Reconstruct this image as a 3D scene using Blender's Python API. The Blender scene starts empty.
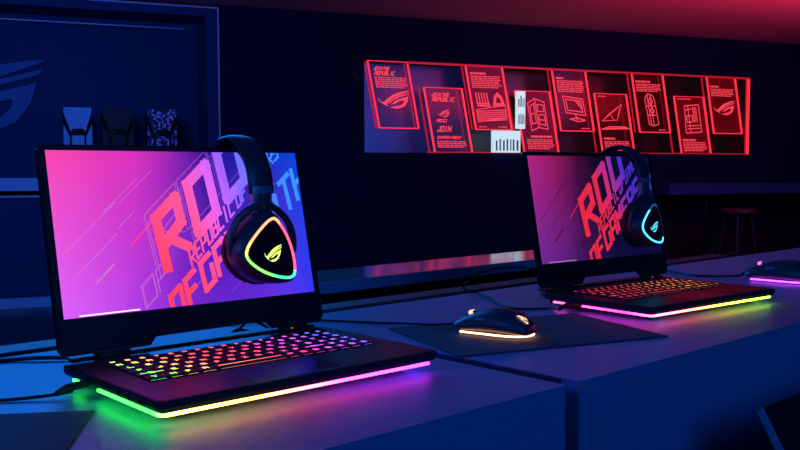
import bpy, bmesh, math, random
from mathutils import Vector, Matrix
random.seed(7)
PI = math.pi
sc = bpy.context.scene
col = sc.collection

# ------------------------------------------------------------------ helpers
def lin(r, g, b):
    def f(c):
        c = c / 255.0
        return c / 12.92 if c <= .04045 else ((c + .055) / 1.055) ** 2.4
    return (f(r), f(g), f(b), 1.0)

def tag(o, label=None, cat=None, group=None, kind=None):
    if label: o['label'] = label
    if cat: o['category'] = cat
    if group: o['group'] = group
    if kind: o['kind'] = kind
    return o

def empty(name, loc, rz=0.0):
    o = bpy.data.objects.new(name, None)
    o.empty_display_size = .05
    col.objects.link(o)
    o.location = loc
    o.rotation_euler = (0, 0, rz)
    return o

class MB:
    """collects polygons of ONE mesh"""
    def __init__(s): s.v = []; s.f = []; s.m = []
    def add(s, vs, fs, mi=0):
        n = len(s.v); s.v += [tuple(p) for p in vs]
        for f in fs: s.f.append([i + n for i in f]); s.m.append(mi)
    def box(s, c0, c1, mi=0, M=None, bev=0.0, seg=2):
        bm = bmesh.new()
        bmesh.ops.create_cube(bm, size=1)
        sx, sy, sz = [abs(b - a) for a, b in zip(c0, c1)]
        cx = [(a + b) / 2 for a, b in zip(c0, c1)]
        for v in bm.verts: v.co = Vector((v.co.x * sx + cx[0], v.co.y * sy + cx[1], v.co.z * sz + cx[2]))
        if bev > 0:
            bmesh.ops.bevel(bm, geom=list(bm.edges), offset=bev, segments=seg, profile=.5, affect='EDGES')
        if M: bmesh.ops.transform(bm, matrix=M, verts=bm.verts)
        bm.verts.index_update()
        s.add([v.co.copy() for v in bm.verts], [[v.index for v in f.verts] for f in bm.faces], mi)
        bm.free()
    def prism(s, pts, y0, y1, axis='z', mi=0, M=None):
        """extrude a 2-D outline; axis z: (x,y) outline, axis y: (x,z) outline, axis x: (y,z) outline"""
        n = len(pts)
        def P(p, h):
            q = {'z': (p[0], p[1], h), 'y': (p[0], h, p[1]), 'x': (h, p[0], p[1])}[axis]
            return (M @ Vector(q)) if M else q
        vs = [P(p, y0) for p in pts] + [P(p, y1) for p in pts]
        fs = [list(range(n))[::-1], list(range(n, 2 * n))] + [[i, (i + 1) % n, n + (i + 1) % n, n + i] for i in range(n)]
        s.add(vs, fs, mi)
    def tube(s, pts, r, n=8, mi=0, closed=False, cap=True):
        pts = [Vector(p) for p in pts]; L = len(pts); vs = []; fs = []
        up = None
        for i, p in enumerate(pts):
            a = pts[i - 1] if (i > 0 or closed) else p
            b = pts[(i + 1) % L] if (i < L - 1 or closed) else p
            t = (b - a).normalized()
            if up is None:
                up = Vector((0, 0, 1)) if abs(t.z) < .9 else Vector((1, 0, 0))
            x = t.cross(up).normalized(); up = x.cross(t).normalized()
            rr = r[i] if isinstance(r, (list, tuple)) else r
            for k in range(n):
                a_ = 2 * PI * k / n
                vs.append(p + x * math.cos(a_) * rr + up * math.sin(a_) * rr)
        for i in range(L if closed else L - 1):
            j = (i + 1) % L
            for k in range(n):
                k2 = (k + 1) % n
                fs.append([i * n + k, i * n + k2, j * n + k2, j * n + k])
        if not closed and cap:
            fs.append(list(range(n))[::-1]); fs.append([(L - 1) * n + k for k in range(n)])
        s.add(vs, fs, mi)
    def loft(s, rings, mi=0, cap=True):
        n = len(rings[0]); vs = [p for r in rings for p in r]; fs = []
        for i in range(len(rings) - 1):
            for k in range(n):
                k2 = (k + 1) % n
                fs.append([i * n + k, i * n + k2, (i + 1) * n + k2, (i + 1) * n + k])
        if cap:
            fs.append(list(range(n))[::-1]); fs.append([(len(rings) - 1) * n + k for k in range(n)])
        s.add(vs, fs, mi)
    def build(s, name, mats, parent=None, smooth=False, colfn=None, loc=None, fix=True):
        me = bpy.data.meshes.new(name)
        me.from_pydata(s.v, [], s.f)
        if not isinstance(mats, (list, tuple)): mats = [mats]
        for m in mats: me.materials.append(m)
        me.polygons.foreach_set('material_index', s.m)
        if fix:
            bm = bmesh.new(); bm.from_mesh(me); bmesh.ops.recalc_face_normals(bm, faces=bm.faces); bm.to_mesh(me); bm.free()
        if smooth:
            me.polygons.foreach_set('use_smooth', [True] * len(me.polygons))
            try: me.set_sharp_from_angle(angle=math.radians(38))
            except Exception: pass
        if colfn:
            a = me.color_attributes.new('Col', 'FLOAT_COLOR', 'POINT')
            for i, v in enumerate(me.vertices): a.data[i].color = colfn(v.co)
        me.update()
        o = bpy.data.objects.new(name, me); col.objects.link(o)
        if parent: o.parent = parent
        if loc: o.location = loc
        return o

def catmull(P, k=8, closed=False):
    P = [Vector(p) for p in P]; out = []; n = len(P)
    for i in range(n if closed else n - 1):
        g = (lambda j: P[j % n]) if closed else (lambda j: P[max(0, min(n - 1, j))])
        a, b, c, d = g(i - 1), g(i), g(i + 1), g(i + 2)
        for q in range(k):
            t = q / k
            out.append(.5 * ((2 * b) + (c - a) * t + (2 * a - 5 * b + 4 * c - d) * t * t + (3 * b - a - 3 * c + d) * t ** 3))
    if not closed: out.append(P[-1])
    return out

def chaikin(P, it=3):
    for _ in range(it):
        Q = []
        for i in range(len(P)):
            a, b = P[i], P[(i + 1) % len(P)]
            Q.append((a[0] * .75 + b[0] * .25, a[1] * .75 + b[1] * .25)); Q.append((a[0] * .25 + b[0] * .75, a[1] * .25 + b[1] * .75))
        P = Q
    return P

def ramp(stops):
    """piecewise linear colour over t; stops = [(t,(r,g,b) in 0..255)]"""
    S = [(t, lin(*c)) for t, c in stops]
    def f(t):
        if t <= S[0][0]: return S[0][1]
        for (a, ca), (b, cb) in zip(S, S[1:]):
            if t <= b:
                k = (t - a) / (b - a)
                return tuple(x + (y - x) * k for x, y in zip(ca, cb))
        return S[-1][1]
    return f

# ------------------------------------------------------------------ materials
def mat(name, color, rough=.5, metal=0.0, spec=.5, noise=0.0, nscale=40.0, bump=0.0, coat=0.0, alpha=1.0):
    m = bpy.data.materials.new(name); m.use_nodes = True
    nt = m.node_tree; b = nt.nodes['Principled BSDF']
    b.inputs['Base Color'].default_value = color
    b.inputs['Roughness'].default_value = rough
    b.inputs['Metallic'].default_value = metal
    b.inputs['Specular IOR Level'].default_value = spec
    b.inputs['Coat Weight'].default_value = coat
    b.inputs['Alpha'].default_value = alpha
    if noise or bump:
        tc = nt.nodes.new('ShaderNodeTexCoord'); nz = nt.nodes.new('ShaderNodeTexNoise')
        nz.inputs['Scale'].default_value = nscale; nz.inputs['Detail'].default_value = 4
        nt.links.new(tc.outputs['Object'], nz.inputs['Vector'])
        if noise:
            mr = nt.nodes.new('ShaderNodeMapRange')
            mr.inputs['To Min'].default_value = 1 - noise; mr.inputs['To Max'].default_value = 1 + noise
            mx = nt.nodes.new('ShaderNodeVectorMath'); mx.operation = 'SCALE'
            mx.inputs[0].default_value = color[:3]
            nt.links.new(nz.outputs['Fac'], mr.inputs['Value']); nt.links.new(mr.outputs['Result'], mx.inputs['Scale'])
            nt.links.new(mx.outputs['Vector'], b.inputs['Base Color'])
            mr2 = nt.nodes.new('ShaderNodeMapRange')
            mr2.inputs['To Min'].default_value = rough * (1 - noise * .5); mr2.inputs['To Max'].default_value = min(1, rough * (1 + noise * .5))
            nt.links.new(nz.outputs['Fac'], mr2.inputs['Value']); nt.links.new(mr2.outputs['Result'], b.inputs['Roughness'])
        if bump:
            bp = nt.nodes.new('ShaderNodeBump'); bp.inputs['Strength'].default_value = bump; bp.inputs['Distance'].default_value = .002
            nt.links.new(nz.outputs['Fac'], bp.inputs['Height']); nt.links.new(bp.outputs['Normal'], b.inputs['Normal'])
    return m

def emat(name, strength, color=None, base=(.01, .01, .01, 1)):
    """light-giving material; colour from the Col attribute unless given"""
    m = bpy.data.materials.new(name); m.use_nodes = True
    nt = m.node_tree; b = nt.nodes['Principled BSDF']
    b.inputs['Base Color'].default_value = base
    b.inputs['Roughness'].default_value = .4
    b.inputs['Emission Strength'].default_value = strength
    if color: b.inputs['Emission Color'].default_value = color
    else:
        a = nt.nodes.new('ShaderNodeAttribute'); a.attribute_name = 'Col'
        nt.links.new(a.outputs['Color'], b.inputs['Emission Color'])
    return m

def screen_mat(name, top, bot, w, h, strength):
    """wallpaper gradient of a laptop screen: two horizontal ramps mixed by height"""
    m = bpy.data.materials.new(name); m.use_nodes = True
    nt = m.node_tree; b = nt.nodes['Principled BSDF']
    b.inputs['Base Color'].default_value = (.004, .004, .006, 1); b.inputs['Roughness'].default_value = .35
    tc = nt.nodes.new('ShaderNodeTexCoord'); sp = nt.nodes.new('ShaderNodeSeparateXYZ')
    nt.links.new(tc.outputs['Object'], sp.inputs['Vector'])
    nz = nt.nodes.new('ShaderNodeTexNoise'); nz.inputs['Scale'].default_value = 9; nt.links.new(tc.outputs['Object'], nz.inputs['Vector'])
    def mr(out, a0, a1):
        n = nt.nodes.new('ShaderNodeMapRange'); n.inputs['From Min'].default_value = a0; n.inputs['From Max'].default_value = a1
        nt.links.new(out, n.inputs['Value']); return n.outputs['Result']
    x = mr(sp.outputs['X'], 0, w); z = mr(sp.outputs['Z'], 0, h)
    ad = nt.nodes.new('ShaderNodeMath'); ad.operation = 'MULTIPLY_ADD'
    nt.links.new(nz.outputs['Fac'], ad.inputs[0]); ad.inputs[1].default_value = .10
    sb = nt.nodes.new('ShaderNodeMath'); sb.operation = 'SUBTRACT'; nt.links.new(x, sb.inputs[0]); sb.inputs[1].default_value = .05
    nt.links.new(sb.outputs[0], ad.inputs[2])
    def cr(stops):
        n = nt.nodes.new('ShaderNodeValToRGB'); e = n.color_ramp.elements
        while len(e) < len(stops): e.new(.5)
        for i, (t, c) in enumerate(stops): e[i].position = t; e[i].color = lin(*c)
        nt.links.new(ad.outputs[0], n.inputs['Fac']); return n.outputs['Color']
    mx = nt.nodes.new('ShaderNodeMix'); mx.data_type = 'RGBA'
    nt.links.new(z, mx.inputs['Factor']); nt.links.new(cr(bot), mx.inputs['A']); nt.links.new(cr(top), mx.inputs['B'])
    nt.links.new(mx.outputs['Result'], b.inputs['Emission Color']); b.inputs['Emission Strength'].default_value = strength
    return m

M = {}
M['wall'] = mat('dark wall paint', (.003, .016, .042, 1), .9, spec=.08, noise=.12, nscale=6, bump=.05)
M['ceiling'] = mat('ceiling paint', (.30, .28, .28, 1), .9, noise=.06, nscale=3)
M['floor'] = mat('dark floor', (.03, .03, .035, 1), .3, noise=.3, nscale=4)
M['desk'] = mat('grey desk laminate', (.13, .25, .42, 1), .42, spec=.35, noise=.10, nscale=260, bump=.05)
M['deskside_shaded'] = mat('shaded desk side laminate', (.03, .05, .10, 1), .5, noise=.06, nscale=90)  # desk laminate darkened for the shade in the gap between desks
M['ledge'] = mat('glossy ledge top', (.38, .38, .46, 1), .11, metal=.55, spec=.8, noise=.08, nscale=60)
M['plastic'] = mat('black plastic', (.012, .013, .017, 1), .42, noise=.15, nscale=300, bump=.05)
M['bezel'] = mat('matte black bezel', (.004, .006, .011, 1), .5, spec=.3, noise=.1, nscale=200)
M['deck'] = mat('brushed black deck', (.05, .045, .055, 1), .32, metal=.5, noise=.15, nscale=180)
M['keys'] = mat('key plastic', (.012, .012, .015, 1), .5, noise=.1, nscale=400)
M['rubber'] = mat('black rubber', (.008, .008, .009, 1), .8, noise=.2, nscale=300)
M['cable'] = mat('cable sheath', (.006, .006, .008, 1), .5, noise=.1, nscale=300)
M['pad'] = mat('mouse pad cloth', (.055, .065, .09, 1), .8, spec=.25, noise=.15, nscale=500, bump=.25)
M['shelf'] = mat('shelf paint', (.008, .055, .14, 1), .7, spec=.15, noise=.1, nscale=8)
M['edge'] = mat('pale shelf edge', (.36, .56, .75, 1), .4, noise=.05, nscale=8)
M['metal'] = mat('dark metal', (.06, .06, .07, 1), .35, metal=.8, noise=.1, nscale=60)
M['headset'] = mat('headset plastic', (.030, .038, .055, 1), .38, noise=.1, nscale=300, spec=.6)
M['leather'] = mat('headset cushion', (.010, .010, .013, 1), .6, noise=.2, nscale=220, bump=.2)
M['satin'] = mat('satin grey plastic', (.20, .26, .36, 1), .3, metal=.3, noise=.05, nscale=90)
M['bag_white'] = mat('white bag shell', (.25, .48, .80, 1), .5, noise=.05, nscale=30)
M['bag_black'] = mat('black bag shell', (.012, .011, .012, 1), .55, noise=.1, nscale=30)
M['board'] = mat('black board', (.012, .013, .018, 1), .35, noise=.1, nscale=60)
M['sidegrey'] = mat('box edge grey', (.25, .27, .33, 1), .5, noise=.1, nscale=60)
M['seat'] = mat('stool seat', (.035, .012, .016, 1), .4, noise=.1, nscale=30)
M['reflection_white'] = emat('white reflection glow', 1.0, lin(170, 225, 228), base=(.6, .6, .6, 1))  # glow standing in for a white reflection
M['wlogo'] = mat('raised logo paint', (.04, .10, .30, 1), .5, noise=.05, nscale=8)
# patterned bag
m = mat('patterned bag shell', (.1, .1, .3, 1), .6); nt = m.node_tree
tc = nt.nodes.new('ShaderNodeTexCoord'); vo = nt.nodes.new('ShaderNodeTexVoronoi'); vo.inputs['Scale'].default_value = 42
rp = nt.nodes.new('ShaderNodeValToRGB'); rp.color_ramp.interpolation = 'CONSTANT'
rp.color_ramp.elements[0].color = (.50, .50, 1.0, 1); rp.color_ramp.elements[1].position = .42; rp.color_ramp.elements[1].color = (.02, .02, .05, 1)
nt.links.new(tc.outputs['Object'], vo.inputs['Vector']); nt.links.new(vo.outputs['Distance'], rp.inputs['Fac'])
nt.links.new(rp.outputs['Color'], nt.nodes['Principled BSDF'].inputs['Base Color'])
M['bag_pattern'] = m

# ------------------------------------------------------------------ camera (fitted)
F = 906.5; pitch = .06; roll = -.0034; CH = .2375
fw = Vector((0, math.cos(pitch), -math.sin(pitch))); up = Vector((0, math.sin(pitch), math.cos(pitch))); rt = Vector((1, 0, 0))
r2 = rt * math.cos(roll) + up * math.sin(roll); u2 = -rt * math.sin(roll) + up * math.cos(roll)
cd = bpy.data.cameras.new('camera'); cam = bpy.data.objects.new('camera', cd); col.objects.link(cam)
cd.sensor_width = 36; cd.lens = F / 800 * 36; cd.clip_start = .02; cd.clip_end = 100
cam.matrix_world = Matrix(((r2.x, u2.x, -fw.x, 0), (r2.y, u2.y, -fw.y, 0), (r2.z, u2.z, -fw.z, CH), (0, 0, 0, 1)))
sc.camera = cam

# ------------------------------------------------------------------ frames of the place
# back wall frame: u along the wall, w behind it (w=0 is the wall face), origin (0,8,0)
AW = math.radians(23.0)
WM = Matrix.Translation((0, 8, 0)) @ Matrix.Rotation(AW, 4, 'Z')
# desk frame
AD = math.radians(42.7)
DM = Matrix.Rotation(AD, 4, 'Z')
ZF, ZC = -.78, 1.575

def wall_root(name, u, w, z):
    o = empty(name, WM @ Vector((u, w, z)), AW); return o

# ------------------------------------------------------------------ logo and stroke lettering
EYE = [  # polygons of the angular eye emblem in a unit box
    [(.00, .62), (.05, .40), (.16, .24), (.30, .13), (.24, .27), (.30, .31), (.46, .56), (.70, .76), (1.0, .98), (.93, .99), (.72, .92), (.46, .74), (.26, .50), (.20, .40), (.13, .36), (.07, .45)],
    [(.33, .27), (.47, .47), (.66, .64), (.95, .80), (.985, .88), (.72, .74), (.50, .57), (.36, .38)],
    [(.38, .23), (.52, .45), (.70, .58), (.94, .70), (.90, .45), (.80, .20), (.62, .05), (.48, .03), (.32, .10), (.54, .17), (.70, .25), (.78, .40), (.78, .49), (.66, .44), (.54, .32)],
]
def emblem(mb, fn, depth=0.0, mi=0, polys=EYE):
    for P in polys:
        vs = [fn(*p) for p in P]
        mb.add(vs, [list(range(len(vs)))], mi)

GL = {
 'A': [[(0, 0), (0, 1), (1, 1), (1, 0)], [(0, .45), (1, .45)]],
 'B': [[(0, 0), (0, 1), (.85, 1), (.85, .5), (0, .5)], [(.85, .5), (1, .5), (1, 0), (0, 0)]],
 'C': [[(1, 1), (0, 1), (0, 0), (1, 0)]],
 'E': [[(1, 1), (0, 1), (0, 0), (1, 0)], [(0, .5), (.8, .5)]],
 'F': [[(1, 1), (0, 1), (0, 0)], [(0, .5), (.8, .5)]],
 'G': [[(1, 1), (0, 1), (0, 0), (1, 0), (1, .58)]],
 'H': [[(0, 0), (0, 1)], [(1, 0), (1, 1)], [(0, .5), (1, .5)]],
 'I': [[(.5, 0), (.5, 1)]],
 'J': [[(.9, 1), (.9, 0), (.1, 0), (.1, .3)]],
 'L': [[(0, 1), (0, 0), (1, 0)]],
 'M': [[(0, 0), (0, 1), (.5, .5), (1, 1), (1, 0)]],
 'N': [[(0, 0), (0, 1), (1, 0), (1, 1)]],
 'O': [[(0, 0), (0, 1), (1, 1), (1, 0), (0, 0)]],
 'P': [[(0, 0), (0, 1), (1, 1), (1, .45), (0, .45)]],
 'R': [[(0, 0), (0, 1), (1, 1), (1, .5), (.12, .42)], [(.35, .45), (1, 0)]],
 'S': [[(1, 1), (0, 1), (0, .5), (1, .5), (1, 0), (0, 0)]],
 'T': [[(0, 1), (1, 1)], [(.5, 1), (.5, 0)]],
 'U': [[(0, 1), (0, 0), (1, 0), (1, 1)]],
 'X': [[(0, 0), (1, 1)], [(0, 1), (1, 0)]],
 'K': [[(0, 0), (0, 1)], [(1, 1), (.05, .5), (1, 0)]], 'D': [[(0, 0), (0, 1), (.8, 1), (1, .8), (1, 0), (0, 0)]],
 'V': [[(0, 1), (.5, 0), (1, 1)]], 'Y': [[(0, 1), (.5, .5), (1, 1)], [(.5, .5), (.5, 0)]], 'W': [[(0, 1), (.2, 0), (.5, .6), (.8, 0), (1, 1)]],
 'Q': [[(0, 0), (0, 1), (1, 1), (1, 0), (0, 0)], [(.6, .4), (1.1, -.1)]], 'Z': [[(0, 1), (1, 1), (0, 0), (1, 0)]],
}
def clip(poly, x0, x1, y0, y1):
    def half(P, ins, it):
        out = []
        for i in range(len(P)):
            a, b = P[i - 1], P[i]
            if ins(b):
                if not ins(a): out.append(it(a, b))
                out.append(b)
            elif ins(a): out.append(it(a, b))
        return out
    def ix(c, k):
        return lambda a, b: tuple(a[j] + (b[j] - a[j]) * (c - a[k]) / (b[k] - a[k]) for j in range(2))
    for ins, it in ((lambda p: p[0] >= x0, ix(x0, 0)), (lambda p: p[0] <= x1, ix(x1, 0)), (lambda p: p[1] >= y0, ix(y0, 1)), (lambda p: p[1] <= y1, ix(y1, 1))):
        if len(poly) < 3: return []
        poly = half(poly, ins, it)
    return poly if len(poly) >= 3 else []

def strokes(mb, lines, fn, th, rect=None, depth=0.0, to3=None, mi=0):
    """polylines in letter space -> quads; fn maps letter space to the plane, th = stroke width in plane units"""
    for L in lines:
        pts = [Vector(fn(*p)) for p in L]
        for a, b in zip(pts, pts[1:]):
            d = b - a
            if d.length < 1e-9: continue
            d.normalize(); n = Vector((-d.y, d.x)) * th / 2; e = d * th * .42
            q = [tuple(a - e - n), tuple(b + e - n), tuple(b + e + n), tuple(a - e + n)]
            if rect: q = clip(q, *rect)
            if not q: continue
            mb.add([to3(*p) for p in q], [list(range(len(q)))], mi)

def word(mb, text, org, X, Y, th, to3, rect=None, lw=.74, mi=0, gap=.4):
    """text along X (advance vector per letter) with letter height vector Y"""
    i = -1.0
    for ch in text:
        if ch == ' ': i += gap; continue
        i += 1
        def fn(x, y, i=i): return (org[0] + X[0] * (i + x * lw) + Y[0] * y, org[1] + X[1] * (i + x * lw) + Y[1] * y)
        strokes(mb, GL[ch], fn, th, rect, to3=to3, mi=mi)

# ================================================================== SETTING
NU0, NU1, NZ0, NZ1, ND = -.33, 3.985, .395, 1.195, .28
def structure(name, c0, c1, m):
    """box of the shell in the wall frame, its origin at its own middle"""
    c = [(a_ + b_) / 2 for a_, b_ in zip(c0, c1)]
    mb = MB(); mb.box([p - q for p, q in zip(c0, c)], [p - q for p, q in zip(c1, c)])
    o = mb.build(name, m); o.location = WM @ Vector(c); o.rotation_euler = (0, 0, AW)
    return tag(o, kind='structure')
structure('floor', (-6, -13, ZF - .1), (9, .6, ZF), M['floor'])
structure('ceiling', (-6, -13, ZC), (9, .6, ZC + .1), M['ceiling'])
structure('wall_left', (-6.1, -13, ZF), (-6, .6, ZC), M['wall'])
structure('wall_right', (9, -13, ZF), (9.1, .6, ZC), M['wall'])
structure('wall_front', (-6, -13.1, ZF), (9, -13, ZC), M['wall'])
# back wall around a long display opening
structure('wall_back', (-1.57, 0, ZF), (NU0, .6, ZC), M['wall'])
structure('wall_back', (NU1, 0, ZF), (9, .6, ZC), M['wall'])
structure('wall_back', (NU0, 0, ZF), (NU1, .6, NZ0), M['wall'])
structure('wall_back', (NU0, 0, NZ1), (NU1, .6, ZC), M['wall'])
structure('wall_back', (NU0, ND + .02, NZ0), (NU1, .6, NZ1), M['wall'])
structure('wall_back', (-6, .5, ZF), (-1.57, .6, ZC), M['wall'])
# lining of the opening: blue glow painted into back board, red reflection into right cheek
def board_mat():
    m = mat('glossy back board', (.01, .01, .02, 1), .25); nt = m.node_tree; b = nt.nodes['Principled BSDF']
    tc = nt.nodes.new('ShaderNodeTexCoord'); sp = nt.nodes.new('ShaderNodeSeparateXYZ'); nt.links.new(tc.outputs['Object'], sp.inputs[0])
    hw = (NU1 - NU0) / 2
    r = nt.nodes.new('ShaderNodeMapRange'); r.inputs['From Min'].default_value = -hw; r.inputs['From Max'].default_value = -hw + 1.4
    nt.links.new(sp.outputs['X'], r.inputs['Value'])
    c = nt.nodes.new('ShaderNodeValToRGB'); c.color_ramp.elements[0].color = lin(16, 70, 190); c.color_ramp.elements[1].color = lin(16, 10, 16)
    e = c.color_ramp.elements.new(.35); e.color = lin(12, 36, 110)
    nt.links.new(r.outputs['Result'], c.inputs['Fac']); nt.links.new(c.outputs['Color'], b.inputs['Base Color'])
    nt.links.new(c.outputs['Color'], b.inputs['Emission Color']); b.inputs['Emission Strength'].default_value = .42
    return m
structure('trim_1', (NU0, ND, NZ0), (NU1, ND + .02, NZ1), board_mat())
M['red_soft'] = emat('soft red edge light', .55, lin(235, 30, 50))
M['red_line'] = emat('red edge light', 1.15, lin(255, 44, 66))
M['red_hot'] = emat('hot red edge light', 1.35, lin(255, 46, 66))
M['red_print'] = emat('red lit engraving', 1.0, lin(255, 66, 84))
M['red_dim'] = emat('dim red engraving', .55, lin(235, 30, 55))
structure('trim_2', (NU0 + .4, .004, NZ1 - .018), (NU1, .016, NZ1), M['red_soft'])
structure('trim_3', (NU1 - .012, .012, NZ0), (NU1, .05, NZ1), M['red_soft'])
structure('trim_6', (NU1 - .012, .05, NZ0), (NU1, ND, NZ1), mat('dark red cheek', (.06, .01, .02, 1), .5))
structure('trim_4', (NU1 - .030, 0, NZ0), (NU1, .012, NZ1 - .018), M['red_line'])
structure('trim_5', (NU0 + .6, .002, NZ0), (NU1 - .03, .010, NZ0 + .010), M['red_dim'])

# acrylic signs ----------------------------------------------------------------
def glass_mat(name, c, alpha):
    return mat(name, c, .18, spec=.6, alpha=alpha)
M['acrylic'] = glass_mat('dark red acrylic', (.10, .004, .008, 1), .5)
M['acrylic_blue'] = glass_mat('clear dark acrylic', (.02, .02, .07, 1), .25)
M['acrylic_lit'] = emat('lit red acrylic', .10, lin(190, 10, 30), base=(.12, .005, .01, 1))
SH = .19
def sign(u0, top, bot, name_label, draw, lit=False, blue=False, back=.06, head=None, width=.375):
    h = top - bot
    root = wall_root('acrylic_sign', u0, .0, bot)
    tag(root, name_label, 'sign', 'red edge-lit acrylic signs in the wall display')
    def P(s, t): return (s + SH * (h - t), t)
    def to3(y): return lambda a, b: (a, y, b)
    corners = [P(0, 0), P(width, 0), P(width, h), P(0, h)]
    mb = MB(); mb.prism(corners, .020, .026, 'y')
    mb.build('acrylic_sheet', M['acrylic_blue'] if blue else (M['acrylic_lit'] if lit else M['acrylic']), root)
    def bar(mb, a, b, r, y0, y1):
        a, b = Vector(a), Vector(b); d = (b - a).normalized(); n = Vector((-d.y, d.x)) * r
        mb.prism([tuple(a - n), tuple(b - n), tuple(b + n), tuple(a + n)], y0, y1, 'y')
    mb = MB()
    def edge(name, a, b, r, y0, y1, m): q = MB(); bar(q, a, b, r, y0, y1); q.build(name, m, root)
    mh = M['red_hot'] if not blue else M['red_line']
    edge('side_edge_light', P(0, 0), P(0, h), .0070, .006, .018, mh); edge('side_edge_light', P(width, 0), P(width, h), .0070, .006, .018, mh)
    edge('bottom_edge_light', P(0, 0), P(width, 0), .005, .007, .017, M['red_line']); edge('top_edge_light', P(0, h), P(width, h), .003, .007, .017, M['red_line'])
    edge('rear_edge_light', P(0, 0), P(0, h), .006, .02 + back, .032 + back, M['red_soft']); edge('rear_edge_light', P(width, 0), P(width, h), .005, .02 + back, .032 + back, M['red_soft'])
    for k, q in (draw(P, to3(.016), h, width)).items():
        q.build(k if isinstance(k, str) else k[0], M['red_print'], root, fix=False)
    return root

def bars(mb, P, to3, s0, s1, t1, n, pitch=.0165, th=.0095, head=False):
    """unreadably small print: rows of word-long dashes"""
    for i in range(n):
        t = t1 - i * pitch; s = s0; end = s1 - (random.random() * .06 if i == n - 1 else random.random() * .02)
        while s < end:
            L = random.uniform(.02, .06); e = min(s + L, end)
            mb.add([to3(*P(s, t - th)), to3(*P(e, t - th)), to3(*P(e, t)), to3(*P(s, t))], [[0, 1, 2, 3]])
            s = e + .006
def htext(mb, P, to3, text, s, t, adv, hh, th):
    word(mb, text, P(s, t), (adv, 0), (hh * .25, hh), th, to3)
def lines(mb, P, to3, L, s0, t0, w, h, th=.007):
    strokes(mb, L, lambda x, y: P(s0 + x * w, t0 + y * h), th, to3=to3)
def eye(mb, P, to3, s0, t0, w, h):
    emblem(mb, lambda x, y: to3(*P(s0 + x * w, t0 + y * h)))

class Parts(dict):
    def __missing__(s, k): s[k] = MB(); return s[k]
    def new(s, k):                                   # a further piece of the same kind
        s[(k, len(s))] = m = MB(); return m
def d1(P, to3, h, w):
    D = Parts()
    htext(D.new('heading'), P, to3, 'JOIN THE', .045, h - .075, .020, .026, .007); htext(D.new('heading'), P, to3, 'REPUBLIC', .045, h - .118, .024, .030, .008)
    bars(D.new('small_print'), P, to3, .04, w - .03, h - .135, 6)
    eye(D['eye_emblem'], P, to3, .03, .165, .32, .165)
    return D
def d2(P, to3, h, w):
    D = Parts()
    htext(D.new('heading'), P, to3, 'JOIN THE', .06, h - .075, .024, .028, .008); htext(D.new('heading'), P, to3, 'REPUBLIC', .06, h - .118, .028, .032, .009)
    eye(D['eye_emblem'], P, to3, .09, .315, .13, .075); htext(D.new('heading'), P, to3, 'ROG', .07, .275, .035, .022, .007)
    htext(D.new('heading'), P, to3, 'JOIN', .06, .19, .035, .045, .010)
    htext(D.new('heading'), P, to3, 'EXPERIMENT', .05, .125, .024, .022, .006); bars(D.new('small_print'), P, to3, .04, w - .03, .105, 4)
    return D
def head(D, P, to3, h, w, n=6, top=.05, hw=.15):
    bars(D.new('small_print'), P, to3, .035, .035 + hw, h - top, 1, th=.018); bars(D.new('small_print'), P, to3, .035, w - .03, h - top - .03, n)
def d3(P, to3, h, w):
    D = Parts()
    head(D, P, to3, h, w, 7, .06, .19)
    for k in range(5): lines(D['picture'], P, to3, [[(.1, 0), (0, 1)]], .06 + k * .028, .22, .03, .11, .012)
    lines(D['picture'], P, to3, [[(0, 0), (1, 0)], [(.05, .25), (.95, .25)]], .06, .215, .13, .08, .012)
    for k in range(3): lines(D['picture'], P, to3, [[(0, 0), (.2, .7), (.5, 1), (.8, .7), (1, 0), (0, 0)]], .225 + k * .012, .22 + k * .01, .12 - k * .024, .12 - k * .025, .009)
    for k in range(6): lines(D['picture'], P, to3, [[(0, 0), (1, .38)]], .045, .075 + k * .018, .30, .05, .010)
    lines(D['picture'], P, to3, [[(0, 0), (0, 1), (1, 1.4), (1, .4), (0, 0)]], .04, .07, .31, .11, .008)
    bars(D.new('small_print'), P, to3, .04, .15, .03, 1); bars(D.new('small_print'), P, to3, .24, .35, .03, 1)
    return D
def d4(P, to3, h, w):
    D = Parts()
    L = [[(0, 0), (0, .85), (.45, 1), (.45, .1), (0, 0)], [(.45, .1), (1, .05), (1, .9), (.45, 1)], [(.1, .2), (.1, .75), (.35, .85), (.35, .25), (.1, .2)], [(.55, .2), (.9, .18), (.9, .5), (.55, .5), (.55, .2)], [(.55, .6), (.9, .6), (.9, .8), (.55, .82), (.55, .6)], [(.1, .5), (.35, .55)], [(.55, .35), (.9, .33)]]
    lines(D['picture'], P, to3, L, .12, .21, .18, .30, .010); bars(D.new('small_print'), P, to3, .10, .34, .165, 1, th=.02); bars(D.new('small_print'), P, to3, .05, w - .03, .13, 6)
    return D
def d5(P, to3, h, w):
    D = Parts()
    head(D, P, to3, h, w, 7, .07, .12)
    L = [[(.05, .35), (0, 1), (.95, .9), (1, .25), (.05, .35)], [(.15, .45), (.12, .88), (.85, .82), (.88, .38), (.15, .45)], [(.5, .28), (.55, .08)], [(.2, .1), (.6, .0), (.95, .06), (.6, .14), (.2, .1)], [(.6, .8), (.85, .5)], [(.7, .8), (.88, .6)]]
    lines(D['picture'], P, to3, L, .08, .09, .23, .24, .011); bars(D.new('small_print'), P, to3, .24, .35, .03, 1)
    return D
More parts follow.
